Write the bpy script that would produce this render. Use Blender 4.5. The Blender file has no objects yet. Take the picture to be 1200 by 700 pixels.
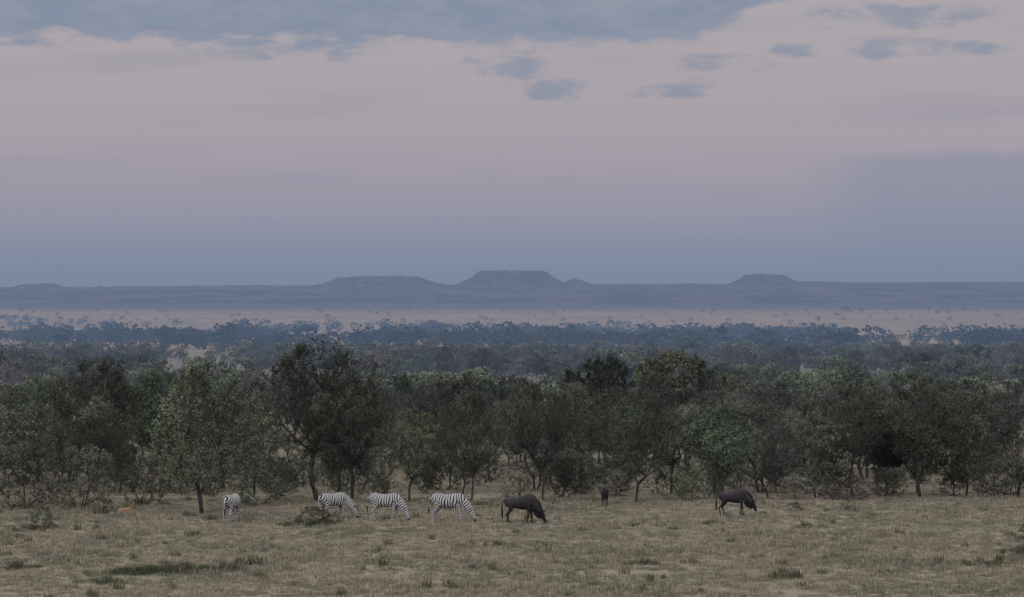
import bpy, bmesh, math, random
import numpy as np
from mathutils import Vector, Euler
R = np.random.default_rng(7)
random.seed(7)
scene = bpy.context.scene
COL = scene.collection

def lin(r,g,b):
    f=lambda c:(c/255/12.92 if c/255<=0.04045 else ((c/255+0.055)/1.055)**2.4)
    return (f(r),f(g),f(b),1.0)

# ------------------------------------------------------------ noise helpers
def vnoise(x,y,seed=0):
    x=np.asarray(x,float); y=np.asarray(y,float)
    xi=np.floor(x); yi=np.floor(y); fx=x-xi; fy=y-yi
    fx=fx*fx*(3-2*fx); fy=fy*fy*(3-2*fy)
    def h(a,b):
        v=np.sin(a*127.1+b*311.7+seed*74.7)*43758.5453
        return v-np.floor(v)
    return (h(xi,yi)*(1-fx)+h(xi+1,yi)*fx)*(1-fy)+(h(xi,yi+1)*(1-fx)+h(xi+1,yi+1)*fx)*fy
def fbm(x,y,seed=0,o=4):
    s=0;a=1;t=0
    for i in range(o):
        s=s+a*vnoise(np.asarray(x)*2**i,np.asarray(y)*2**i,seed+i); t+=a; a*=.5
    return s/t

PD=[-80,0,78,100,132,200,300,500,800,1200,1600,2200,3000,4000,5000,6000,7000,8000,9000,9700,10500,12500]
PZ=[12,8.7,0,0,0,-1.8,-5,-9,-13,-18,-22.5,-27.5,-28.5,-25.5,-19,-17,-17,-3,34,64,68,60]
def ground_z(x,y):
    x=np.asarray(x,float); y=np.asarray(y,float)
    z=0
    for k in (-.07,-.035,0,.035,.07):
        z=z+np.interp(y*(1+k*np.clip((y-110)/300,0,1)),PD,PZ)
    z=z/5
    far=np.clip((y-7000)/2700,0,1)
    z=z+far*np.clip(x/1900,-1.3,1.3)*9+far*(fbm(x/420,y/420,3)-.5)*16
    z=z+np.clip((y-200)/900,0,1)*(fbm(x/150,y/190,5)-.5)*6
    z=z+np.clip((y-70)/40,0,1)*((fbm(x/14,y/14,9)-.5)*.22)
    # wooded rise at the left edge of the plain
    z=z+17*np.exp(-((x+830)/120)**2-((y-3600)/260)**2)
    return z

# ------------------------------------------------------------ node helpers
class NB:
    def __init__(s,nt): s.nt=nt
    def n(s,t,**k):
        nd=s.nt.nodes.new(t)
        for a,b in k.items(): setattr(nd,a,b)
        return nd
    def set(s,sock,v):
        if isinstance(v,bpy.types.NodeSocket): s.nt.links.new(v,sock)
        else: sock.default_value=v
    def m(s,op,a,b=0.0,c=0.0,clamp=False):
        nd=s.n('ShaderNodeMath',operation=op); nd.use_clamp=clamp
        s.set(nd.inputs[0],a); s.set(nd.inputs[1],b); s.set(nd.inputs[2],c)
        return nd.outputs[0]
    def ss(s,v,a,b,lo=0.0,hi=1.0):
        nd=s.n('ShaderNodeMapRange',interpolation_type='SMOOTHSTEP')
        s.set(nd.inputs[0],v); nd.inputs[1].default_value=a; nd.inputs[2].default_value=b
        nd.inputs[3].default_value=lo; nd.inputs[4].default_value=hi
        return nd.outputs[0]
    def mix(s,f,a,b,blend='MIX'):
        nd=s.n('ShaderNodeMix',data_type='RGBA',blend_type=blend)
        s.set(nd.inputs[0],f); s.set(nd.inputs[6],a); s.set(nd.inputs[7],b)
        return nd.outputs[2]
    def noise(s,vec,scale,detail=4,rough=.55):
        nd=s.n('ShaderNodeTexNoise'); s.set(nd.inputs['Vector'],vec)
        nd.inputs['Scale'].default_value=scale; nd.inputs['Detail'].default_value=detail
        nd.inputs['Roughness'].default_value=rough
        return nd.outputs[0]
    def comb(s,x,y,z):
        nd=s.n('ShaderNodeCombineXYZ'); s.set(nd.inputs[0],x); s.set(nd.inputs[1],y); s.set(nd.inputs[2],z)
        return nd.outputs[0]

def new_mat(name):
    m=bpy.data.materials.new(name); m.use_nodes=True
    nt=m.node_tree; b=NB(nt); p=nt.nodes['Principled BSDF']
    p.inputs['Roughness'].default_value=.85
    p.inputs['Specular IOR Level'].default_value=.0
    return m,b,p

# ------------------------------------------------------------ world
w=bpy.data.worlds.new("World"); scene.world=w; w.use_nodes=True
nt=w.node_tree; b=NB(nt); bg=nt.nodes['Background']
tc=b.n('ShaderNodeTexCoord'); sep=b.n('ShaderNodeSeparateXYZ')
nt.links.new(tc.outputs['Generated'],sep.inputs[0])
X,Y,Z=sep.outputs
ramp=b.n('ShaderNodeValToRGB'); cr=ramp.color_ramp
nt.links.new(b.m('DIVIDE',Z,.125,clamp=True),ramp.inputs[0])
def yz(py): return ((350-py)/3000)/.125
stops=[(0,(127,135,167)),(yz(330),(131,138,169)),(yz(300),(143,146,175)),(yz(265),(160,155,181)),(yz(225),(176,163,184)),
       (yz(180),(189,171,188)),(yz(120),(197,178,190)),(yz(60),(201,183,192)),(1.0,(199,184,195))]
cr.elements[0].position=0; cr.elements[0].color=lin(*stops[0][1])
cr.elements[1].position=1; cr.elements[1].color=lin(*stops[-1][1])
for p_,c_ in stops[1:-1]:
    e=cr.elements.new(p_); e.color=lin(*c_)
col=ramp.outputs[0]
cn=b.noise(b.comb(b.m('MULTIPLY',X,38.0),0.0,b.m('MULTIPLY',Z,110.0)),1.0,6,.62)
cn2=b.noise(b.comb(b.m('MULTIPLY',X,9.0),2.0,b.m('MULTIPLY',Z,90.0)),1.0,2,.5)
# soft wide streaks
col=b.mix(b.ss(cn2,.48,.75,0,.3),col,lin(140,146,174))
# soft blue bank at right
rm=b.m('MULTIPLY',b.ss(b.m('ADD',X,b.m('MULTIPLY',b.m('SUBTRACT',cn,.5),.03)),.105,.15),
       b.ss(b.m('ADD',Z,b.m('MULTIPLY',b.m('SUBTRACT',cn,.5),.006)),.0585,.0535))
col=b.mix(b.m('MULTIPLY',rm,.5),col,lin(132,143,172))
cloudc=b.mix(b.ss(cn,.35,.7),lin(125,140,173),lin(146,155,183))
edge=b.ss(X,.055,.125,.0995,.119)
bank=b.ss(b.m('ADD',b.m('SUBTRACT',Z,edge),b.m('MULTIPLY',b.m('SUBTRACT',cn,.5),.022)),-.002,.003)
col=b.mix(b.m('MULTIPLY',bank,.92),col,cloudc)
mask=None
blobs=[(597,80,42,17,1),(655,104,34,11,.9),(775,106,60,7,.6),(852,80,48,13,.85),(925,62,26,9,.9),(1040,60,58,12,1),(1130,64,32,7,.8),
 (1070,22,95,13,.9),(330,52,90,16,.8),(60,50,60,9,.7),(950,36,26,6,.6)]
cnb=b.m('MULTIPLY_ADD',cn,6.0,-2.0)
for (px,py,rx,ry,st) in blobs:
    cx=(px-600)/3000; cz=(350-py)/3000; ax=3000/rx/1.35; az_=3000/ry/1.35
    dx=b.m('MULTIPLY_ADD',X,ax,-cx*ax); dz=b.m('MULTIPLY_ADD',Z,az_,-cz*az_)
    v=b.m('MULTIPLY_ADD',dx,dx,b.m('MULTIPLY',dz,dz))
    v=b.m('MULTIPLY_ADD',v,-st,st-1)
    mask=v if mask is None else b.m('MAXIMUM',mask,v)
front=b.ss(Y,.3,.6)
mask=b.ss(b.m('ADD',mask,cnb),.0,1.2)
col=b.mix(b.m('MULTIPLY',b.m('MULTIPLY',mask,front),.8),col,lin(136,148,178))
sky=b.n('ShaderNodeTexSky',sky_type='NISHITA'); sky.sun_disc=False
sky.sun_elevation=math.radians(20); sky.sun_rotation=math.radians(200)
skc=b.mix(1.0,sky.outputs[0],(.04,.04,.04,1),'MULTIPLY')
hi=b.mix(1.0,(1.21,1.18,1.26,1),skc,'ADD')
col=b.mix(b.ss(Z,.13,.5),col,hi)
nt.links.new(col,bg.inputs[0]); bg.inputs[1].default_value=1.0

# sun (soft afterglow)
sd=bpy.data.lights.new("sun","SUN"); sd.energy=.75; sd.angle=math.radians(35); sd.color=(1,.88,.80)
so=bpy.data.objects.new("sun",sd); COL.objects.link(so)
dirv=Vector((.35,.75,-.45))
so.rotation_euler=dirv.to_track_quat('-Z','Y').to_euler()

# camera
cd=bpy.data.cameras.new("camera"); cd.lens=90; cd.sensor_width=36; cd.clip_start=.5; cd.clip_end=40000
co=bpy.data.objects.new("camera",cd); co.location=(0,0,10.5); co.rotation_euler=(math.radians(90),0,0)
COL.objects.link(co); scene.camera=co

# ------------------------------------------------------------ haze (homogeneous air layers)
def haze_box(nm,x,y0,y1,z0,z1,SIG,colr):
    me=bpy.data.meshes.new(nm); bm=bmesh.new(); bmesh.ops.create_cube(bm,size=1); bm.to_mesh(me); bm.free()
    hz=bpy.data.objects.new(nm,me); hz.scale=(x*2,y1-y0,z1-z0); hz.location=(0,(y0+y1)/2,(z0+z1)/2); COL.objects.link(hz)
    m=bpy.data.materials.new(nm+"_air"); m.use_nodes=True; nt=m.node_tree; nt.nodes.clear(); b=NB(nt)
    out=b.n('ShaderNodeOutputMaterial'); add=b.n('ShaderNodeAddShader'); ab=b.n('ShaderNodeVolumeAbsorption'); em=b.n('ShaderNodeEmission')
    ab.inputs['Color'].default_value=(0,0,0,1); ab.inputs['Density'].default_value=SIG
    em.inputs[0].default_value=colr; em.inputs[1].default_value=SIG
    nt.links.new(ab.outputs[0],add.inputs[0]); nt.links.new(em.outputs[0],add.inputs[1]); nt.links.new(add.outputs[0],out.inputs['Volume'])
    me.materials.append(m)
haze_box("haze",7000,-300,12450,-120,145,1/10500,lin(119,132,169))
haze_box("valley_haze",6000,141,3200,-110,6,1/4700,lin(107,121,148))

# ------------------------------------------------------------ mesh util
def mesh_from(name,V,F,mats,matidx=None,tint=None,smooth=False):
    me=bpy.data.meshes.new(name)
    V=np.asarray(V,np.float32)
    me.vertices.add(len(V)); me.vertices.foreach_set('co',V.ravel())
    loops=np.concatenate([f.ravel() for f in F]).astype(np.int32)
    tot=np.concatenate([np.full(len(f),f.shape[1],np.int32) for f in F])
    st=np.concatenate([[0],np.cumsum(tot)[:-1]]).astype(np.int32)
    me.loops.add(len(loops)); me.loops.foreach_set('vertex_index',loops)
    me.polygons.add(len(tot)); me.polygons.foreach_set('loop_start',st); me.polygons.foreach_set('loop_total',tot)
    if matidx is not None: me.polygons.foreach_set('material_index',np.asarray(matidx,np.int32))
    me.polygons.foreach_set('use_smooth',np.full(len(tot),smooth))
    me.update(calc_edges=True)
    if tint is not None:
        a=me.attributes.new('tint','FLOAT','FACE'); a.data.foreach_set('value',np.asarray(tint,np.float32))
    for mt in mats: me.materials.append(mt)
    me.validate()
    return me

# ------------------------------------------------------------ ground
rows=np.concatenate([np.linspace(-80,70,20),np.linspace(72,140,60),np.linspace(143,300,50),np.geomspace(306,12400,250)])
cols=np.sinh(np.linspace(-1,1,301)*5)*(6500/np.sinh(5))
GX,GY=np.meshgrid(cols,rows); GZ=ground_z(GX,GY)
nr,nc=GX.shape
V=np.stack([GX,GY,GZ],-1).reshape(-1,3)
i=np.arange(nr-1)[:,None]*nc+np.arange(nc-1)[None,:]
F=np.stack([i,i+1,i+1+nc,i+nc],-1).reshape(-1,4)
gm,b,p=new_mat("savanna_ground")
geo=b.n('ShaderNodeNewGeometry'); pos=geo.outputs['Position']
sp=b.n('ShaderNodeSeparateXYZ'); b.nt.links.new(pos,sp.inputs[0])
n1=b.noise(pos,.12,5,.6); n2=b.noise(pos,1.6,5,.65)
near=b.mix(b.ss(n1,.38,.62),(.24,.205,.15,1),(.19,.175,.12,1))
near=b.mix(b.ss(n2,.5,.68,0,.5),near,(.14,.125,.09,1))
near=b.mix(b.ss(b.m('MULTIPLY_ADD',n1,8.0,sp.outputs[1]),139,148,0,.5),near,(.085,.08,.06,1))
f1=b.noise(b.comb(b.m('MULTIPLY',sp.outputs[0],.004),b.m('MULTIPLY',sp.outputs[1],.0018),0.0),1.0,6,.65)
f2=b.noise(b.comb(b.m('MULTIPLY',sp.outputs[0],.05),b.m('MULTIPLY',sp.outputs[1],.012),0.0),1.0,4,.7)
plain=b.mix(b.ss(f1,.35,.65),(.34,.22,.115,1),(.25,.17,.095,1))
plain=b.mix(b.ss(f2,.52,.64,0,.7),plain,(.10,.085,.055,1))
g=b.mix(b.ss(sp.outputs[1],900,2100),near,plain)
scrub=b.mix(b.ss(f1,.4,.6),(.05,.045,.04,1),(.10,.08,.065,1))
scrub=b.mix(b.ss(f2,.45,.6,0,.7),scrub,(.03,.032,.03,1))
yy=b.m('ADD',sp.outputs[1],b.m('MULTIPLY',b.m('SUBTRACT',f1,.5),2500.0))
g=b.mix(b.ss(yy,4600,7600),g,scrub)
b.nt.links.new(g,p.inputs['Base Color'])
bp=b.n('ShaderNodeBump'); bp.inputs['Strength'].default_value=.6; bp.inputs['Distance'].default_value=.08
b.nt.links.new(n2,bp.inputs['Height']); b.nt.links.new(bp.outputs[0],p.inputs['Normal'])
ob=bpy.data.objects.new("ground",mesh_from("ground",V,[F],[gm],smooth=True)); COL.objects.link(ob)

# ------------------------------------------------------------ mesas
hm,b,p=new_mat("mesa_scrub_rock")
geo=b.n('ShaderNodeNewGeometry')
q=b.noise(geo.outputs['Position'],.03,6,.7); spn=b.n('ShaderNodeSeparateXYZ'); b.nt.links.new(geo.outputs['Normal'],spn.inputs[0])
c=b.mix(b.ss(q,.4,.62),(.03,.035,.03,1),(.08,.07,.055,1))
c=b.mix(b.ss(spn.outputs[2],.75,.55,0,.8),c,(.07,.055,.05,1))
b.nt.links.new(c,p.inputs['Base Color'])
def mesa(px,d,top_px,skirt_px,h,depth,seed,cone=False):
    s=d/3000; cx=(px-600)*s; ht=top_px/2*s; sk=skirt_px*s
    nx,ny=140,60
    ex=ht+sk; ey=depth/2+sk
    gx=np.linspace(-ex,ex,nx); gy=np.linspace(-ey,ey,ny)
    gx,gy=np.meshgrid(gx,gy)
    ang=np.arctan2(gy/(depth/2),gx/ht)
    rr=np.hypot(gx/ht,gy/(depth/2))
    lob=1+.16*(fbm(np.cos(ang)*2+9,np.sin(ang)*2+seed,seed)-.5)*2
    dist=(rr-lob)/np.maximum(rr,1e-3)*np.hypot(gx,gy)
    if cone:
        hh=h*np.clip(1-np.hypot(gx/ex,gy/ey),0,1)**1.25
    else:
        hh=np.where(dist<0,h,np.where(dist<sk*.14,h*(1-.34*dist/(sk*.14)),h*.66*(1-np.clip((dist-sk*.14)/(sk*.86),0,1))**1.8))
        hh=hh+np.where(dist<0,(fbm(gx/30,gy/30,seed)-.5)*h*.16+ .07*h*(1-(gx/ht)**2),0)
    hh=hh+(fbm(gx/45,gy/45,seed+5)-.5)*h*.2*np.clip(hh/h*3,0,1)
    hh=hh+np.clip(fbm(gx/9,gy/9,seed+2,2)-.55,0,1)*12*(hh>h*.2)
    wx=gx+cx; wy=gy+d
    V=np.stack([wx,wy,ground_z(wx,wy)-1.0+hh],-1).reshape(-1,3)
    i=np.arange(ny-1)[:,None]*nx+np.arange(nx-1)[None,:]
    F=np.stack([i,i+1,i+1+nx,i+nx],-1).reshape(-1,4)
    o=bpy.data.objects.new("mesa_hill",mesh_from("mesa_hill",V,[F],[hm],smooth=True)); COL.objects.link(o)
mesa(600,9650,84,42,52,420,1)
mesa(443,9700,92,52,36,380,2)
mesa(675,9600,14,26,30,180,3,True)
mesa(897,9650,46,36,36,260,4)
mesa(42,9800,44,24,14,240,5)
mesa(118,9800,8,8,9,60,6,True)
mesa(960,9950,60,60,10,240,8)

# ------------------------------------------------------------ foliage materials
def leaf_mat(name,c1,c2,c3,g=1.0):
    m,b,p=new_mat(name)
    oi=b.n('ShaderNodeObjectInfo'); at=b.n('ShaderNodeAttribute'); at.attribute_name='tint'
    c=b.mix(b.ss(oi.outputs['Random'],.1,.9),c1,c2)
    c=b.mix(b.m('MULTIPLY',b.m('SUBTRACT',at.outputs['Fac'],.6,clamp=True),1.0,clamp=True),c,c3)
    v=b.m('MULTIPLY_ADD',at.outputs['Fac'],.8*g,.5*g)
    r2=b.m('FRACT',b.m('MULTIPLY',oi.outputs['Random'],17.3))
    v=b.m('MULTIPLY',v,b.m('MULTIPLY_ADD',r2,.85,.62))
    c=b.mix(1.0,c,b.comb(v,v,v),'MULTIPLY')
    b.nt.links.new(c,p.inputs['Base Color'])
    return m
L_green=leaf_mat("leaf_green",(.075,.10,.064,1),(.102,.124,.076,1),(.145,.162,.11,1),1.2)
L_olive=leaf_mat("leaf_olive",(.062,.07,.048,1),(.08,.088,.058,1),(.105,.115,.075,1),1.0)
L_grey=leaf_mat("leaf_greygreen",(.10,.115,.085,1),(.125,.13,.095,1),(.165,.165,.13,1),1.1)
L_purple=leaf_mat("leaf_bare_purple",(.115,.10,.105,1),(.14,.12,.118,1),(.165,.15,.148,1),1.1)
L_far=leaf_mat("leaf_far",(.045,.064,.048,1),(.065,.082,.057,1),(.085,.098,.072,1),.95)
bark,b,p=new_mat("bark")
q=b.noise(b.n('ShaderNodeTexCoord').outputs['Object'],6,2,.6)
b.nt.links.new(b.mix(b.ss(q,.3,.7),(.04,.035,.033,1),(.09,.08,.07,1)),p.inputs['Base Color'])

# ------------------------------------------------------------ tree generator
def gen_tree(name,seed,H=6,W=5.5,h0=.28,shape='vase',nt_=300,stems=1,split=.2,twigs=8,leaves=6,lsz=.075,
             twl=.5,leafm=None,clump=.45,tip=.012,bf=.35,bush=False,lean=.1):
    r=np.random.default_rng(seed)
    D=r.normal(size=(6,3)); D/=np.linalg.norm(D,axis=1)[:,None]; D*=r.uniform(2.2,4.5,(6,1))/ (W*.42)*1.3; ph=r.uniform(0,6.28,6)
    n=nt_*5
    t=r.uniform(0,1,n)**.8
    if shape=='vase': Rr=np.where(t<.62,(t/.62)**.65,np.sqrt(np.clip(1-((t-.62)/.39)**2,0,1)))
    elif shape=='round': Rr=np.sqrt(np.clip(1-(2*t-1)**2,0,1))**.8
    else: Rr=np.where(t<.55,(t/.55)**.5,np.sqrt(np.clip(1-((t-.55)/.46)**2,0,1)))
    az=r.uniform(0,2*math.pi,n)
    k1,k2=r.integers(2,4),r.integers(4,7); p1,p2=r.uniform(0,6,2)
    lob=1+.2*np.sin(az*k1+p1)+.12*np.sin(az*k2+p2)
    hl=1+.09*np.sin(az*k1+p2)
    rad=np.sqrt(r.uniform(.06,1,n))*Rr*lob*W/2
    z=(h0+(1-h0)*t*hl)*H
    T=np.stack([rad*np.cos(az),rad*np.sin(az),z],-1)
    cl=np.sin(T@D.T+ph).mean(1)
    order=np.argsort(-(cl+r.normal(0,.12,n)))
    keep=order[:int(n*(1-clump))]
    keep=r.permutation(keep)[:nt_]
    T=T[keep]; C=cl[keep]
    P=[];par=[];pl=[]
    for s_ in range(stems):
        a=r.uniform(0,6.28); off=np.array([math.cos(a),math.sin(a),0])*(.12*(stems>1))
        le=np.array([math.cos(a),math.sin(a),0])*(lean+ (.28 if stems>1 else 0))
        hs=split*H*r.uniform(.8,1.3); ns=max(2,int(hs/.25))
        last=-1
        for k in range(ns+1):
            u=k/ns
            pt=off+np.array([0,0,-.1+u*hs])+le*u*hs+r.normal(0,.02,3)*(k>0)
            P.append(pt); par.append(last); pl.append(u*hs); last=len(P)-1
    cap=nt_*8+200
    A=np.zeros((cap,3)); L=np.zeros(cap); cnt=len(P)
    A[:cnt]=P; L[:cnt]=pl; par=list(par)
    od=np.argsort(np.linalg.norm(T-A[0],axis=1))
    tipn=[]
    for j in od:
        tg=T[j]
        dv=np.linalg.norm(A[:cnt]-tg,axis=1)
        pen=np.clip(A[:cnt,2]-tg[2]+.05,0,9)*.8
        low=(A[:cnt,2]<split*H*.55)*1.2*(0 if bush else 1)
        k=int(np.argmin(dv+bf*L[:cnt]+pen+low))
        dist=dv[k]; ns=max(1,min(6,int(dist/.4)))
        last=k; p0=A[k].copy()
        for q_ in range(1,ns+1):
            u=q_/ns
            pt=p0+(tg-p0)*u; pt[2]+=-math.sin(u*math.pi)*dist*.10
            if q_<ns: pt=pt+r.normal(0,.045*min(dist,1.5),3)
            if cnt>=cap: break
            A[cnt]=pt; par.append(last); L[cnt]=L[last]+np.linalg.norm(pt-A[last]); last=cnt; cnt+=1
        tipn.append(last)
    A=A[:cnt]; par=np.array(par)
    e=2.35
    acc=np.zeros(cnt)
    for k in range(cnt-1,-1,-1):
        if acc[k]==0: acc[k]=tip**e
        if par[k]>=0: acc[par[k]]+=acc[k]
    rad=acc**(1/e)
    kids=np.where(par>=0)[0]; pa=par[kids]
    a0=A[pa];a1=A[kids]; d=a1-a0; d/=np.maximum(np.linalg.norm(d,axis=1),1e-6)[:,None]
    ref=np.where(np.abs(d[:,2:3])>.9,np.array([[1,0,0.]]),np.array([[0,0,1.]]))
    u=np.cross(d,ref); u/=np.linalg.norm(u,axis=1)[:,None]; v=np.cross(d,u)
    r1=rad[kids]; r0=np.minimum(rad[pa],r1*1.35)
    S=4; ang=np.arange(S)*2*math.pi/S
    ring0=a0[:,None]+r0[:,None,None]*(np.cos(ang)[None,:,None]*u[:,None]+np.sin(ang)[None,:,None]*v[:,None])
    ring1=a1[:,None]+r1[:,None,None]*(np.cos(ang)[None,:,None]*u[:,None]+np.sin(ang)[None,:,None]*v[:,None])
    VV=np.concatenate([ring0,ring1],1).reshape(-1,3)
    base=(np.arange(len(kids))*2*S)[:,None]; k=np.arange(S)[None,:]; k2=(k+1)%S
    FF=np.stack([base+k,base+k2,base+S+k2,base+S+k],-1).reshape(-1,4)
    nb=len(FF)
    tp=A[tipn]; ctr=np.array([0,0,H*(h0+(1-h0)*.3)])
    tw=np.repeat(tp,twigs,0); cc=np.repeat(C[od],twigs)
    o=tw-ctr; o/=np.maximum(np.linalg.norm(o,axis=1),1e-6)[:,None]
    dd=o*.7+np.array([0,0,.45])+r.normal(0,.6,tw.shape); dd/=np.linalg.norm(dd,axis=1)[:,None]
    ln=r.uniform(.4,1,len(tw))*twl
    en=tw+dd*ln[:,None]
    if bush: en[:,2]=np.maximum(en[:,2],.03)
    uu=np.cross(dd,np.array([.3,.5,.8])); uu/=np.maximum(np.linalg.norm(uu,axis=1),1e-6)[:,None]
    rt=tip*.6
    t0=tw+uu*rt; t1=tw-uu*rt
    VT=np.stack([t0,t1,en],1).reshape(-1,3)
    bb=len(VV)+(np.arange(len(tw))*3)[:,None]
    FT=bb+np.array([[0,1,2]])
    VA=[VV,VT]; nv=len(VV)+len(VT)
    nl=int(len(tw)*leaves)
    idx=r.integers(0,len(tw),nl)
    uu_=r.uniform(.15,1.05,nl)[:,None]
    lc=tw[idx]+(en[idx]-tw[idx])*uu_+r.normal(0,.045*twl/.5,(nl,3))
    a=r.normal(size=(nl,3)); a/=np.linalg.norm(a,axis=1)[:,None]
    bq=np.cross(a,r.normal(size=(nl,3))); bq/=np.linalg.norm(bq,axis=1)[:,None]
    s=(lsz*r.uniform(.5,1.3,nl))[:,None]
    LV=np.stack([lc-a*s,lc-bq*s*.45,lc+a*s,lc+bq*s*.45],1).reshape(-1,3)
    if bush: LV[:,2]=np.maximum(LV[:,2],.005)
    LF=nv+np.arange(nl*4).reshape(-1,4)
    VA.append(LV)
    V=np.concatenate(VA)
    tl=np.clip(.5+.45*cc[idx]*1.6+r.normal(0,.16,nl),0,1.3)
    fl=[FF,LF,FT]
    mi=np.concatenate([np.zeros(nb),np.ones(nl),np.zeros(len(FT))])
    ti=np.concatenate([np.full(nb,.5),tl,np.full(len(FT),.5)])
    return mesh_from(name,V,fl,[bark,leafm or L_green],mi,ti)

VAR={}
VAR['vdark']=[gen_tree("t_vdark%d"%k,10+k,H=6,W=5,h0=.3,shape='vase',nt_=300,stems=1+(k%2),split=.2,twigs=9,leaves=2.8,lsz=.055,twl=.6,leafm=L_olive,clump=.42,tip=.013) for k in range(3)]
VAR['green']=[gen_tree("t_green%d"%k,20+k,H=6,W=5,h0=.22,shape='vase' if k%2 else 'round',nt_=300,stems=1,split=.18,twigs=8,leaves=5.5,lsz=.06,twl=.5,leafm=L_green,clump=.48) for k in range(4)]
VAR['grey']=[gen_tree("t_grey%d"%k,30+k,H=6,W=5.2,h0=.15,shape='round',nt_=260,stems=2,split=.12,twigs=8,leaves=3.8,lsz=.06,twl=.55,leafm=L_grey,clump=.45) for k in range(2)]
VAR['purple']=[gen_tree("t_bare%d"%k,40+k,H=6,W=5,h0=.25,shape='vase',nt_=260,stems=2,split=.16,twigs=9,leaves=1.2,lsz=.05,twl=.6,leafm=L_purple,clump=.4,tip=.013) for k in range(2)]
VAR['acacia']=[gen_tree("t_acacia%d"%k,50+k,H=6,W=7.5,h0=.48,shape='umb',nt_=300,stems=1,split=.28,twigs=9,leaves=6,lsz=.085,twl=.45,leafm=L_olive,clump=.65,tip=.017) for k in range(2)]
VAR['bush']=[gen_tree("t_bush%d"%k,60+k,H=2.4,W=3.4,h0=.02,shape='round',nt_=160,stems=3,split=.1,twigs=8,leaves=4.5,lsz=.045,twl=.35,leafm=[L_grey,L_olive,L_green][k],clump=.4,tip=.008,bush=True) for k in range(3)]
FARV=[gen_tree("f%d"%k,80+k,H=6,W=[5,5.6,5,6,7.5,5.2][k],h0=[.2,.15,.25,.2,.45,.2][k],shape=['vase','round','vase','round','umb','vase'][k],nt_=110,stems=1,split=.18,twigs=6,leaves=5,lsz=[.115,.115,.08,.115,.13,.11][k],twl=.6,
       leafm=[L_green,L_grey,L_purple,L_green,L_olive,L_olive][k],clump=.5,tip=.02) for k in range(6)]
FFAR=[gen_tree("ff%d"%k,100+k,H=6,W=[6.5,8.5,6][k],h0=[.12,.4,.1][k],shape=['round','umb','vase'][k],nt_=50,stems=1,split=.18,twigs=3,leaves=5,lsz=.36,twl=.6,leafm=L_far,clump=.45,tip=.04) for k in range(3)]

def put(name,mesh,x,y,s=(1,1,1),rz=0,rx=0,dz=0):
    o=bpy.data.objects.new(name,mesh); o.location=(x,y,float(ground_z(x,y))+dz); o.scale=s; o.rotation_euler=(rx,0,rz); COL.objects.link(o); return o
FT=[("acacia_tree",'green',0,-15.1,124.5,7.5,5.9),
("bushwillow_tree",'vdark',1,-9.8,131.5,8.5,6.2),
("bushwillow_tree",'vdark',0,-8.4,134.0,6.6,4.4),
("bushwillow_tree",'grey',0,-12.2,133,3.8,3.2),
("acacia_tree",'green',1,-5.3,132.3,4.9,3.7),
("bushwillow_tree",'vdark',2,-2.1,132.4,5.9,3.9),
("bushwillow_tree",'vdark',0,1.55,133,6.4,4.0),
("acacia_tree",'green',2,6.4,132,6.3,4.4),
("acacia_tree",'green',3,11.0,134.5,5.0,4.7),
("bushwillow_tree",'purple',0,13.6,135,4.2,3.2),
("bushwillow_tree",'grey',1,16.2,136,5.0,4.0),
("bushwillow_tree",'vdark',1,18.3,137,6.1,4.2),
("acacia_tree",'green',1,21.9,137.5,6.8,5.2),
("acacia_tree",'green',0,24.6,138.5,4.5,3.6),
("bushwillow_tree",'purple',1,27.2,138,5.4,4.2),
("bushwillow_tree",'vdark',2,-23.6,145,7.5,6.0),
("acacia_tree",'green',3,-19.2,143,6.9,5.6),
("umbrella_acacia_tree",'acacia',0,11.9,176,8.4,8.2),
("umbrella_acacia_tree",'acacia',1,6.6,182,7.8,6.8),
("bushwillow_tree",'grey',0,-27.5,139,5.0,5.2),
("bushwillow_tree",'purple',1,-13.8,137,4.6,3.6),
("acacia_tree",'green',2,-31.5,136,6.0,5.2),
("acacia_tree",'green',0,32.0,138,6.0,5.2),
]
for k,(nm,v,ix,x,y,h,wd) in enumerate(FT):
    mesh=VAR[v][ix%len(VAR[v])]
    w0={'vdark':5,'green':5,'grey':5.2,'purple':5,'acacia':7.5}[v]
    put(nm,mesh,x,y,(wd/w0,wd/w0,h/6*.90),rz=k*1.7)
SH=[(-21.5,127.5,1.15,1.15,0),(-24.2,128,1.1,1.2,0),(-18.6,130,.9,.9,1),(-27,128.5,1.2,1.3,0),(-30,128,1.2,1.1,2),(-12.8,129.5,.8,.7,2),(-6.9,131,.6,.6,1),
    (9.3,133.5,.7,.7,2),(14.8,134,.6,.5,0),(20,136,.7,.6,0),(25.8,136.5,.9,.8,1),(29,136,1,.9,0),(.2,134.5,.6,.5,0)]
for k,(x,y,sx,sz,ix) in enumerate(SH):
    put("shrub",VAR['bush'][ix],x,y,(sx,sx,sz),rz=k*2.1)
LB=[(-9.1,119.0,.62,.30,1),(-21.3,116,.35,.42,2),(-23.2,113,.35,.3,0),(21,104,.45,.22,0),(22.5,112,.5,.26,0),(-20,124.5,.4,.3,0),(14,126.5,.3,.18,0),(16.8,127,.35,.18,0)]
for k,(x,y,sx,sz,ix) in enumerate(LB):
    put("low_bush",VAR['bush'][ix],x,y,(sx,sx,sz),rz=k*1.3)
fb=put("fallen_branch",VAR['purple'][0],15.2,133.6,(.32,.32,.55),rz=.2,dz=.25); fb.rotation_euler=(math.radians(84),0,math.radians(80))
fb=put("fallen_branch",VAR['purple'][1],19.3,134.4,(.28,.28,.45),rz=.2,dz=.2); fb.rotation_euler=(math.radians(86),0,math.radians(-70))

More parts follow.
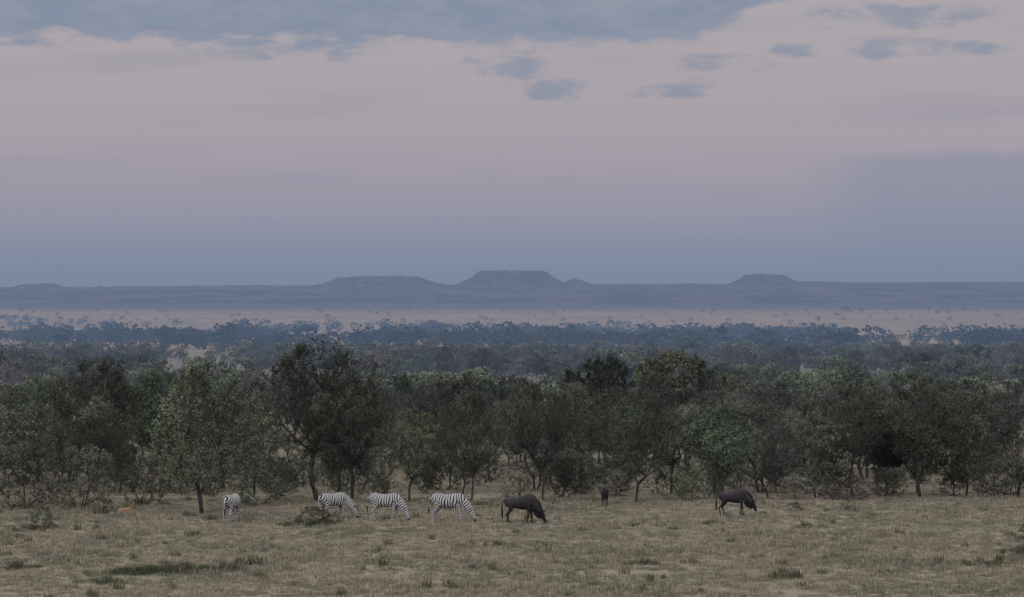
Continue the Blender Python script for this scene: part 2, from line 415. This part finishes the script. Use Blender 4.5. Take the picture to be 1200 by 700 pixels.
# ------------------------------------------------------------ scatter by geometry nodes
def scatter(name,P,rot,scl,idx,meshes):
    src=bpy.data.collections.new(name+"_source")
    for k,mh in enumerate(meshes):
        src.objects.link(bpy.data.objects.new("%s_part_%02d"%(name,k),mh))
    me=bpy.data.meshes.new(name); me.vertices.add(len(P)); me.vertices.foreach_set('co',np.asarray(P,np.float32).ravel())
    a=me.attributes.new('rot','FLOAT_VECTOR','POINT'); a.data.foreach_set('vector',np.asarray(rot,np.float32).ravel())
    a=me.attributes.new('scl','FLOAT_VECTOR','POINT'); a.data.foreach_set('vector',np.asarray(scl,np.float32).ravel())
    a=me.attributes.new('idx','INT','POINT'); a.data.foreach_set('value',np.asarray(idx,np.int32))
    o=bpy.data.objects.new(name,me); COL.objects.link(o)
    ng=bpy.data.node_groups.new(name+"_gn",'GeometryNodeTree')
    ng.interface.new_socket('Geometry',in_out='INPUT',socket_type='NodeSocketGeometry')
    ng.interface.new_socket('Geometry',in_out='OUTPUT',socket_type='NodeSocketGeometry')
    N=ng.nodes.new; gi=N('NodeGroupInput'); go=N('NodeGroupOutput'); iop=N('GeometryNodeInstanceOnPoints'); ci=N('GeometryNodeCollectionInfo')
    ci.inputs['Collection'].default_value=src; ci.inputs['Separate Children'].default_value=True; ci.inputs['Reset Children'].default_value=True
    def na(nm,t):
        nd=N('GeometryNodeInputNamedAttribute'); nd.data_type=t; nd.inputs['Name'].default_value=nm
        return [s for s in nd.outputs if s.name=='Attribute' and s.enabled][0]
    lk=ng.links.new
    lk(gi.outputs[0],iop.inputs['Points']); lk(ci.outputs[0],iop.inputs['Instance']); iop.inputs['Pick Instance'].default_value=True
    lk(na('idx','INT'),iop.inputs['Instance Index'])
    er=N('FunctionNodeEulerToRotation'); lk(na('rot','FLOAT_VECTOR'),er.inputs[0]); lk(er.outputs[0],iop.inputs['Rotation'])
    lk(na('scl','FLOAT_VECTOR'),iop.inputs['Scale']); lk(iop.outputs[0],go.inputs[0])
    md=o.modifiers.new('scatter','NODES'); md.node_group=ng
    return o

def tree_scatter(name,x,y,hs,meshes,idx,wk=1.0):
    n=len(x); z=ground_z(x,y)
    rot=np.stack([np.zeros(n),np.zeros(n),R.uniform(0,6.28,n)],-1)
    s=hs/6; ws=s*R.uniform(.85,1.2,n)*wk
    scatter(name,np.stack([x,y,z],-1),rot,np.stack([ws,ws,s],-1),idx,meshes)

def thin(x,y,k): return x[k],y[k]
nm=[*VAR['vdark'],*VAR['green'],*VAR['grey'],*VAR['purple'],VAR['acacia'][0],*FARV]
pr=np.array([.12,.1,.1,.09,.08,.08,.07,.07,.06,.14,.14,.03,0,0,0,0,0,0]); pr/=pr.sum()
# near woodland
n=200; y=R.uniform(139,195,n); x=R.uniform(-1,1,n)*(y*.2+12)
k=(fbm(x/12,y/12,21)>.40); x,y=thin(x,y,k); n=len(x)
x2=R.uniform(-1,1,560); y2=R.uniform(195,340,560); x2=x2*(y2*.2+14)
k=(fbm(x2/22,y2/30,22)>.40); x2,y2=thin(x2,y2,k); n2=len(x2)
idx=np.concatenate([R.choice(18,n,p=pr),12+R.choice(6,n2,p=[.2,.12,.28,.12,.04,.24])])
tree_scatter("woodland",np.concatenate([x,x2]),np.concatenate([y,y2]),np.concatenate([R.uniform(2.8,5.0,n)+R.uniform(0,1,n)**4*1.5,R.uniform(3.4,6.3,n2)]),nm,idx)
# understory bushes
n=240; y=137+R.uniform(0,1,n)**1.5*110; x=R.uniform(-1,1,n)*(y*.2+14)
tree_scatter("undergrowth",x,y,R.uniform(2.0,5.4,n),VAR['bush'],R.choice(3,n,p=[.3,.5,.2]))
# mid woodland
N0=5600; y=330+(R.uniform(0,1,N0)**.62)*1000; x=R.uniform(-1,1,N0)*(y*.2+40)
k=fbm(x/60,y/90,31)>.44+.10*np.clip((y-900)/400,0,1); x,y=thin(x,y,k); n=len(x)
cn_=fbm(x/70,y/110,77)
idx=np.where(cn_>.51,R.choice([2,2,5,1],n),R.choice([0,3,1,5,4],n,p=[.3,.25,.15,.22,.08]))
tree_scatter("woodland",x,y,R.uniform(3.6,6.2,n)+R.uniform(0,1,n)**6*3.5,FARV,idx,1.1)
# distant belts
xs=[];ys=[];hs=[]
for (cy,am,th,nn,seed,thr) in [(1650,90,50,450,1,.50),(1980,120,50,700,2,.48),(2350,130,40,900,3,.50),(2750,140,30,420,4,.53)]:
    x=R.uniform(-1,1,nn)*(cy*.2+150); y=cy+am*np.sin(x/260+seed*2)+R.normal(0,th,nn)
    k=fbm(x/90,y/400,40+seed)>thr
    x=x[k];y=y[k]; xs.append(x);ys.append(y);hs.append(R.uniform(5,10,len(x))+R.uniform(0,1,len(x))**4*7)
x=R.uniform(-1150,1150,260); y=R.uniform(1500,5600,260); xs.append(x);ys.append(y);hs.append(R.uniform(3,8,260))
x=R.normal(-860,110,420); y=R.normal(3560,150,420); xs.append(x);ys.append(y);hs.append(R.uniform(4,8,420))
x=np.concatenate(xs);y=np.concatenate(ys);hs=np.concatenate(hs)
tree_scatter("distant_trees",x,y,hs,FFAR,R.choice(3,len(x),p=[.5,.2,.3]),1.25)
for (x,y,h) in [(650,5000,15),(678,4980,11)]:
    s=h/6; put("umbrella_acacia_tree",FFAR[1],x,y,(s*1.15,s*1.15,s))

# ------------------------------------------------------------ grass
gmat,b,p=new_mat("dry_grass")
geo=b.n('ShaderNodeNewGeometry'); oi=b.n('ShaderNodeObjectInfo'); at=b.n('ShaderNodeAttribute'); at.attribute_name='tint'
q=b.noise(geo.outputs['Position'],.16,4,.6); q2=b.noise(geo.outputs['Position'],.9,3,.6)
c=b.mix(b.ss(q,.38,.62),(.285,.252,.19,1),(.19,.195,.14,1))
c=b.mix(b.ss(q2,.46,.64,0,.55),c,(.15,.156,.11,1))
c=b.mix(b.ss(oi.outputs['Random'],.6,1,0,.5),c,(.38,.33,.25,1))
v=b.m('ADD',.6,b.m('MULTIPLY',at.outputs['Fac'],.7)); c=b.mix(1.0,c,b.comb(v,v,v),'MULTIPLY')
b.nt.links.new(c,p.inputs['Base Color'])
def tuft(name,seed,nb,rad,h):
    r=np.random.default_rng(seed)
    a=r.uniform(0,6.28,nb); q=np.sqrt(r.uniform(0,1,nb))*rad
    b0=np.stack([q*np.cos(a),q*np.sin(a),np.full(nb,-.02)],-1)
    hd=r.uniform(0,6.28,nb); hh=r.uniform(.4,1,nb)*h; ln=r.uniform(.1,.6,nb)*hh
    side=np.stack([-np.sin(hd),np.cos(hd),0*hd],-1)*r.uniform(.004,.010,nb)[:,None]
    o=np.stack([np.cos(hd),np.sin(hd),0*hd],-1)
    m_=b0+o*ln[:,None]*.35+np.array([0,0,1])*hh[:,None]*.6; e_=b0+o*ln[:,None]+np.array([0,0,1])*hh[:,None]
    V=np.stack([b0-side,b0+side,m_+side*.8,m_-side*.8,e_],1).reshape(-1,3)
    bs=(np.arange(nb)*5)[:,None]
    t=r.uniform(0,1,nb)
    return mesh_from(name,V,[bs+np.array([[0,1,2,3]]),bs+np.array([[3,2,4]])],[gmat],None,np.concatenate([t,t]))
TU=[tuft("g0",1,40,.24,.13),tuft("g1",2,50,.32,.10),tuft("g2",3,36,.18,.2),tuft("g3",4,26,.12,.34)]
n=32000; y=R.uniform(79,136,n); x=R.uniform(-1,1,n)*(y*.2+4)
y2=R.uniform(136,190,4000); x2=R.uniform(-1,1,4000)*(y2*.2+6)
x=np.concatenate([x,x2]); y=np.concatenate([y,y2]); n=len(x)
dn=fbm(x/5,y/7,55)
k=dn>.2; x=x[k];y=y[k];dn=dn[k];n=len(x)
idx=np.where(R.uniform(0,1,n)<np.clip((dn-.5)*.9,0.01,.4),3,R.choice(3,n,p=[.4,.4,.2]))
s=R.uniform(.7,1.25,n)*(.75+.5*dn)
z=ground_z(x,y)
scatter("grass",np.stack([x,y,z],-1),np.stack([R.normal(0,.08,n),R.normal(0,.08,n),R.uniform(0,6.28,n)],-1),np.stack([s,s,s],-1),idx,TU)

hm2,b,p=new_mat("green_weed")
oi=b.n('ShaderNodeObjectInfo'); at=b.n('ShaderNodeAttribute'); at.attribute_name='tint'
c=b.mix(oi.outputs['Random'],(.075,.095,.055,1),(.13,.135,.085,1)); v=b.m('ADD',.6,b.m('MULTIPLY',at.outputs['Fac'],.7)); c=b.mix(1.0,c,b.comb(v,v,v),'MULTIPLY')
b.nt.links.new(c,p.inputs['Base Color'])
WE=[]
for k_,(nb_,rd_,h_) in enumerate([(60,.2,.28),(50,.16,.4),(70,.28,.2)]):
    mh=tuft("w%d"%k_,20+k_,nb_,rd_,h_); mh.materials.clear(); mh.materials.append(hm2); WE.append(mh)
px_=[];py_=[]
for (cx,cy,sx,sy,nn) in [(-13.2,98.2,.85,.5,70),(-14.6,97.6,.5,.3,25),(-11.8,98.8,.5,.4,25),(-14.9,94.5,.3,.3,14),(-10.6,101,.3,.25,14),(-18.9,99.5,.4,.3,14),(-9.1,119,.7,.5,24),
   (19,101,.9,.6,20),(21.5,106,.9,.6,24),(5.3,101,.5,.4,10),(-2,93,.6,.4,8),(10.2,96,.5,.4,10),(13.5,118,.4,.3,8),(-21.3,116,.5,.5,20)]:
    px_.append(R.normal(cx,sx,nn)); py_.append(R.normal(cy,sy,nn))
px_.append(R.uniform(-26,26,240)); py_.append(R.uniform(82,134,240))
px_=np.concatenate(px_); py_=np.concatenate(py_); n=len(px_); s=R.uniform(.6,1.2,n)
scatter("weeds",np.stack([px_,py_,ground_z(px_,py_)],-1),np.stack([0*s,0*s,R.uniform(0,6.28,n)],-1),np.stack([s*1.2,s*1.2,s],-1),R.integers(0,3,n),WE)

# ------------------------------------------------------------ animals
def amat(name):
    m,b,p=new_mat(name); at=b.n('ShaderNodeAttribute'); at.attribute_name='coat'
    b.nt.links.new(at.outputs['Color'],p.inputs['Base Color']); p.inputs['Roughness'].default_value=.75
    p.inputs['Specular IOR Level'].default_value=.15
    return m
coat=amat("animal_coat")
def tube(bm,ch,S=14):
    out=[]
    Q=np.array(ch,float); n=len(Q)
    for i in range(n-1):
        p0=Q[max(i-1,0)];p1=Q[i];p2=Q[i+1];p3=Q[min(i+2,n-1)]
        for t in (0,.25,.5,.75):
            out.append(.5*((2*p1)+(-p0+p2)*t+(2*p0-5*p1+4*p2-p3)*t*t+(-p0+3*p1-3*p2+p3)*t**3))
    out.append(Q[-1]); out=np.array(out)
    rings=[]
    for i,c in enumerate(out):
        d=out[min(i+1,len(out)-1),:3]-out[max(i-1,0),:3]; d/=np.linalg.norm(d)
        side=np.array([0,1.,0])
        if abs(d[1])>.8: side=np.array([1.,0,0])
        side=side-d*side.dot(d); side/=np.linalg.norm(side); up=np.cross(d,side)
        rings.append([bm.verts.new(c[:3]+side*math.cos(a)*max(c[3],.004)+up*math.sin(a)*max(c[4],.004)) for a in np.arange(S)*2*math.pi/S])
    for a,b_ in zip(rings[:-1],rings[1:]):
        for k in range(S): bm.faces.new((a[k],a[(k+1)%S],b_[(k+1)%S],b_[k]))
    bm.faces.new(rings[0]); bm.faces.new(rings[-1])
    return out
def bend(chs,x0,ang):
    res=[]
    for c in chs:
        x,y,*rest=c
        t=np.clip((x-x0)/.5,0,1)*ang
        dx=x-x0
        if dx>0: x,y=x0+dx*math.cos(t)-y*math.sin(t), dx*math.sin(t)+y*math.cos(t)
        res.append((x,y,*rest))
    return res
def legF(x,s,dx):
    y=.14*s
    return [(x,y*.9,.95,.10,.16),(x-.01,y,.78,.085,.12),(x+.01+dx*.3,y,.58,.06,.075),(x+.02+dx*.5,y,.40,.047,.052),(x+.01+dx*.7,y,.26,.03,.034),(x+dx*.9,y,.11,.032,.036),(x+.03+dx,y,.05,.036,.042),(x+.05+dx,y,.0,.05,.06)]
def legH(x,s,dx):
    y=.15*s
    return [(x+.06,y*.8,1.0,.12,.22),(x+.09,y,.82,.11,.17),(x+.08+dx*.2,y,.66,.075,.11),(x-.04+dx*.4,y,.50,.048,.065),(x-.10+dx*.6,y,.41,.042,.055),(x-.08+dx*.75,y,.27,.031,.036),(x-.05+dx*.9,y,.11,.034,.038),(x-.03+dx,y,.05,.038,.042),(x-.0+dx,y,.0,.05,.06)]
def zebra_chains(dx=(0,0,0,0),yaw=0):
    C={}
    C['trunk']=[(-.84,0,1.0,.09,.12),(-.76,0,1.02,.18,.23),(-.56,0,1.02,.26,.30),(-.25,0,.96,.29,.31),(.08,0,.95,.30,.32),(.34,0,.99,.26,.33),(.52,0,1.0,.20,.29),(.62,0,.98,.12,.2)]
    nk=[(.40,0,1.06,.16,.26),(.62,0,.94,.125,.215),(.84,0,.72,.095,.165),(1.0,0,.50,.08,.13)]
    hd=[(.98,0,.53,.07,.10),(1.05,0,.42,.09,.13),(1.13,0,.27,.075,.105),(1.2,0,.13,.055,.068),(1.235,0,.05,.055,.06)]
    mn=[(.42,0,1.27,.02,.05),(.66,0,1.13,.022,.07),(.88,0,.90,.022,.075),(1.04,0,.66,.022,.06),(1.10,0,.55,.02,.03)]
    C['neck']=bend(nk,.4,yaw); C['head']=bend(hd,.4,yaw); C['mane']=bend(mn,.4,yaw)
    for s,nm in ((1,'earL'),(-1,'earR')): C[nm]=bend([(1.02,.07*s,.55,.02,.025),(1.03,.12*s,.64,.022,.038),(1.05,.14*s,.72,.01,.012)],.4,yaw)
    C['fl']=legF(.42,1,dx[0]); C['fr']=legF(.42,-1,dx[1]); C['hl']=legH(-.60,1,dx[2]); C['hr']=legH(-.60,-1,dx[3])
    C['tail']=[(-.80,0,1.17,.035,.035),(-.90,0,1.08,.03,.03),(-.95,0,.85,.024,.024),(-.95,0,.66,.035,.035),(-.94,0,.48,.04,.04),(-.93,0,.36,.012,.012)]
    return C
def wilde_chains(dx=(0,0,0,0),yaw=0,up=0.0):
    C={}
    C['trunk']=[(-.80,0,.93,.08,.11),(-.71,0,.95,.16,.20),(-.5,0,.95,.21,.24),(-.2,0,.94,.235,.275),(.08,0,.95,.25,.33),(.30,0,1.0,.23,.37),(.46,0,1.02,.18,.34),(.58,0,.97,.11,.24)]
    def L(c):
        r=[]
        for x,y,z,a,b_ in c:
            t=np.clip((x-.45)/.5,0,1.2); r.append((x-.04*up*t,y,z+up*t,a,b_))
        return r
    nk=[(.38,0,1.05,.14,.27),(.60,0,.92,.11,.22),(.78,0,.72,.09,.17),(.90,0,.54,.08,.13)]
    hd=[(.88,0,.58,.07,.09),(.95,0,.46,.085,.12),(1.04,0,.28,.07,.09),(1.11,0,.13,.062,.07),(1.14,0,.05,.065,.06)]
    mn=[(.30,0,1.36,.02,.05),(.55,0,1.18,.024,.09),(.78,0,.95,.024,.09),(.93,0,.70,.022,.06)]
    bd=[(.52,0,.70,.02,.10),(.66,0,.52,.022,.13),(.80,0,.36,.022,.12),(.92,0,.24,.015,.05)]
    for nm,c in (('neck',nk),('head',hd),('mane',mn),('beard',bd)): C[nm]=bend(L(c),.4,yaw)
    for s,nm in ((1,'earL'),(-1,'earR')):
        C[nm]=bend(L([(.90,.07*s,.56,.02,.025),(.87,.15*s,.57,.02,.035),(.84,.22*s,.55,.008,.012)]),.4,yaw)
        C['horn'+nm]=bend(L([(.95,.03*s,.58,.045,.045),(.98,.13*s,.60,.034,.034),(1.0,.25*s,.56,.026,.026),(1.04,.31*s,.62,.021,.021),(1.06,.27*s,.74,.014,.014),(1.06,.22*s,.80,.006,.006)]),.4,yaw)
    f=lambda c:[(x,y,z,a*.92,b_*.92) for x,y,z,a,b_ in c]
    C['fl']=f(legF(.36,1,dx[0])); C['fr']=f(legF(.36,-1,dx[1])); C['hl']=[(x,y*.9,z*.97,a*.85,b_*.85) for x,y,z,a,b_ in legH(-.58,1,dx[2])]; C['hr']=[(x,y*.9,z*.97,a*.85,b_*.85) for x,y,z,a,b_ in legH(-.58,-1,dx[3])]
    C['tail']=[(-.77,0,1.04,.035,.035),(-.87,0,.96,.03,.03),(-.91,0,.75,.03,.03),(-.91,0,.55,.05,.05),(-.90,0,.36,.04,.04),(-.89,0,.2,.012,.012)]
    return C
def gazelle_chains():
    C={}
    C['trunk']=[(-.42,0,.17,.05,.06),(-.34,0,.19,.12,.14),(-.12,0,.19,.15,.16),(.12,0,.19,.14,.17),(.28,0,.22,.10,.14),(.36,0,.24,.05,.08)]
    C['neck']=[(.26,0,.27,.07,.10),(.36,0,.42,.045,.06),(.40,0,.55,.04,.05)]
    C['head']=[(.38,0,.56,.04,.05),(.44,0,.58,.045,.055),(.53,0,.54,.03,.035),(.59,0,.51,.022,.025)]
    for s,nm in ((1,'earL'),(-1,'earR')):
        C[nm]=[(.39,.03*s,.60,.015,.015),(.36,.08*s,.66,.014,.022),(.34,.10*s,.70,.008,.008)]
        C['horn'+nm]=[(.42,.02*s,.62,.016,.016),(.38,.04*s,.74,.013,.013),(.36,.05*s,.84,.01,.01)]
        C['f'+nm]=[(.24,.09*s,.15,.05,.07),(.34,.11*s,.06,.03,.03),(.16,.12*s,.03,.018,.018),(.08,.12*s,.025,.02,.02)]
        C['h'+nm]=[(-.26,.1*s,.18,.06,.11),(-.10,.15*s,.08,.04,.05),(-.32,.17*s,.04,.022,.022),(-.16,.18*s,.025,.018,.018),(-.1,.18*s,.02,.02,.02)]
    C['tail']=[(-.42,0,.2,.015,.015),(-.48,0,.14,.018,.018),(-.5,0,.08,.01,.01)]
    return C
def build_animal(name,kind,C,x,y,rz,scale=1.0,vox=.015,sm=2):
    bm=bmesh.new(); sk={}
    for k,c in C.items(): sk[k]=tube(bm,c)
    bmesh.ops.recalc_face_normals(bm,faces=bm.faces[:])
    me=bpy.data.meshes.new(name+"_raw"); bm.to_mesh(me); bm.free()
    o=bpy.data.objects.new(name+"_raw",me); COL.objects.link(o)
    md=o.modifiers.new('r','REMESH'); md.mode='VOXEL'; md.voxel_size=vox
    ms=o.modifiers.new('s','SMOOTH'); ms.factor=.5; ms.iterations=sm
    dg=bpy.context.evaluated_depsgraph_get(); dg.update()
    m2=bpy.data.meshes.new_from_object(o.evaluated_get(dg)); bpy.data.objects.remove(o)
    n=len(m2.vertices); V=np.zeros(n*3,np.float32); m2.vertices.foreach_get('co',V); V=V.reshape(-1,3)
    best=np.full(n,1e9); part=np.zeros(n,int); arc=np.zeros(n); keys=list(C.keys())
    for pi,k in enumerate(keys):
        q=sk[k]; seg=np.concatenate([[0],np.cumsum(np.linalg.norm(np.diff(q[:,:3],axis=0),axis=1))])
        uu=np.linspace(0,seg[-1],60); qp=np.stack([np.interp(uu,seg,q[:,j]) for j in range(5)],-1)
        D=np.linalg.norm(V[:,None]-qp[None,:,:3],axis=2)/np.maximum((qp[:,3]+qp[:,4])/2,.01)[None]
        j=D.argmin(1); dd=D[np.arange(n),j]
        g=dd<best; best[g]=dd[g]; part[g]=pi; arc[g]=uu[j][g]/1.0
        if k=='head': hl=seg[-1]
    pn=np.array(keys)[part]; col=np.ones((n,4),np.float32)
    if kind=='zebra':
        white=np.array([.45,.45,.44]); black=np.array([.03,.029,.03])
        ph=arc/.115
        ph=np.where(pn=='trunk',(V[:,0]*1.0-(V[:,2]-1.0)*.25*np.clip(-(V[:,0]+.1)/.6,0,1)*2.4)/.125,ph)
        ph=np.where((pn=='neck'),arc/.11+.3,ph); ph=np.where(pn=='mane',arc/.11+.1,ph); ph=np.where(pn=='head',arc/.07,ph)
        leg=np.isin(pn,['fl','fr','hl','hr']); ph=np.where(leg,arc/.085,ph)
        ph=np.where(np.isin(pn,['hl','hr'])&(V[:,2]>.7),(V[:,2]*1.0+V[:,0]*.6)/.12,ph)
        ph=ph+.16*np.sin(V[:,2]*9+V[:,0]*5)+.13*np.sin(V[:,0]*13+V[:,2]*6)
        f=np.sin(ph*2*math.pi); f=np.clip(f*3+.0,-1,1)*.5+.5
        f=np.where(leg&(V[:,2]<.5),np.clip(f+.15,0,1),f)
        f=np.where((pn=='head')&(arc>hl*.78),0,f); f=np.where(V[:,2]<.045,0.0,f)
        f=np.where((pn=='tail')&(V[:,2]<.66),.05,f)
        col[:,:3]=black+(white-black)*f[:,None]
    elif kind=='wilde':
        body=np.array([.05,.045,.044]); blk=np.array([.012,.011,.011])
        f=np.clip(.55+ (V[:,2]-.8)*.9,0,1)
        br=np.sin((V[:,0]*1.0+.15*V[:,2])/.10*2*math.pi); f=np.where((pn=='trunk')&(V[:,0]>-.1),f*(.75+.25*br),f)
        f=np.where(np.isin(pn,['mane','beard','tail','head'])|np.char.startswith(pn.astype(str),'horn'),0.05,f)
        f=np.where(np.isin(pn,['fl','fr','hl','hr'])&(V[:,2]<.6),.45,f)
        col[:,:3]=blk+(body-blk)*f[:,None]
    else:
        t=np.array([.28,.155,.09]); wh=np.array([.45,.4,.35])
        f=np.clip((V[:,2]-.09)/.04,0,1); col[:,:3]=wh+(t-wh)*f[:,None]
        dk=(np.char.startswith(pn.astype(str),'horn'))|(pn=='tail'); col[dk,:3]=.03
    a=m2.attributes.new('coat','FLOAT_COLOR','POINT'); a.data.foreach_set('color',col.ravel())
    m2.polygons.foreach_set('use_smooth',np.ones(len(m2.polygons),bool)); m2.materials.clear(); m2.materials.append(coat); m2.name=name
    o=bpy.data.objects.new(name,m2); o.location=(x,y,float(ground_z(x,y))); o.rotation_euler=(0,0,rz); o.scale=(scale,)*3; COL.objects.link(o)
    return o
rad=math.radians
build_animal("zebra",'zebra',zebra_chains((.05,-.08,.0,.06),.2),-13.1,119.9,rad(74))
build_animal("zebra",'zebra',zebra_chains((.10,-.05,.05,-.06),-.5),-8.45,121.8,rad(38),.97)
build_animal("zebra",'zebra',zebra_chains((.12,-.10,-.04,.12),-.25),-5.95,121.2,rad(-14))
build_animal("zebra",'zebra',zebra_chains((-.06,.14,.12,-.10),-.1),-2.95,120.2,rad(-6),1.03)
build_animal("wildebeest",'wilde',wilde_chains((.10,-.10,-.06,.10),-.15,0),.45,119.4,rad(-10),1.02)
build_animal("wildebeest",'wilde',wilde_chains((-.08,.10,.10,-.08),-.2,.16),10.8,124.4,rad(-12),.97)
build_animal("wildebeest",'wilde',wilde_chains((0,0.05,.0,.03),.1,.35),4.72,130.2,rad(-98),.70)
build_animal("gazelle",'gaz',gazelle_chains(),-18.8,124.4,rad(8),.85,vox=.01)
print("objects",len(bpy.data.objects))
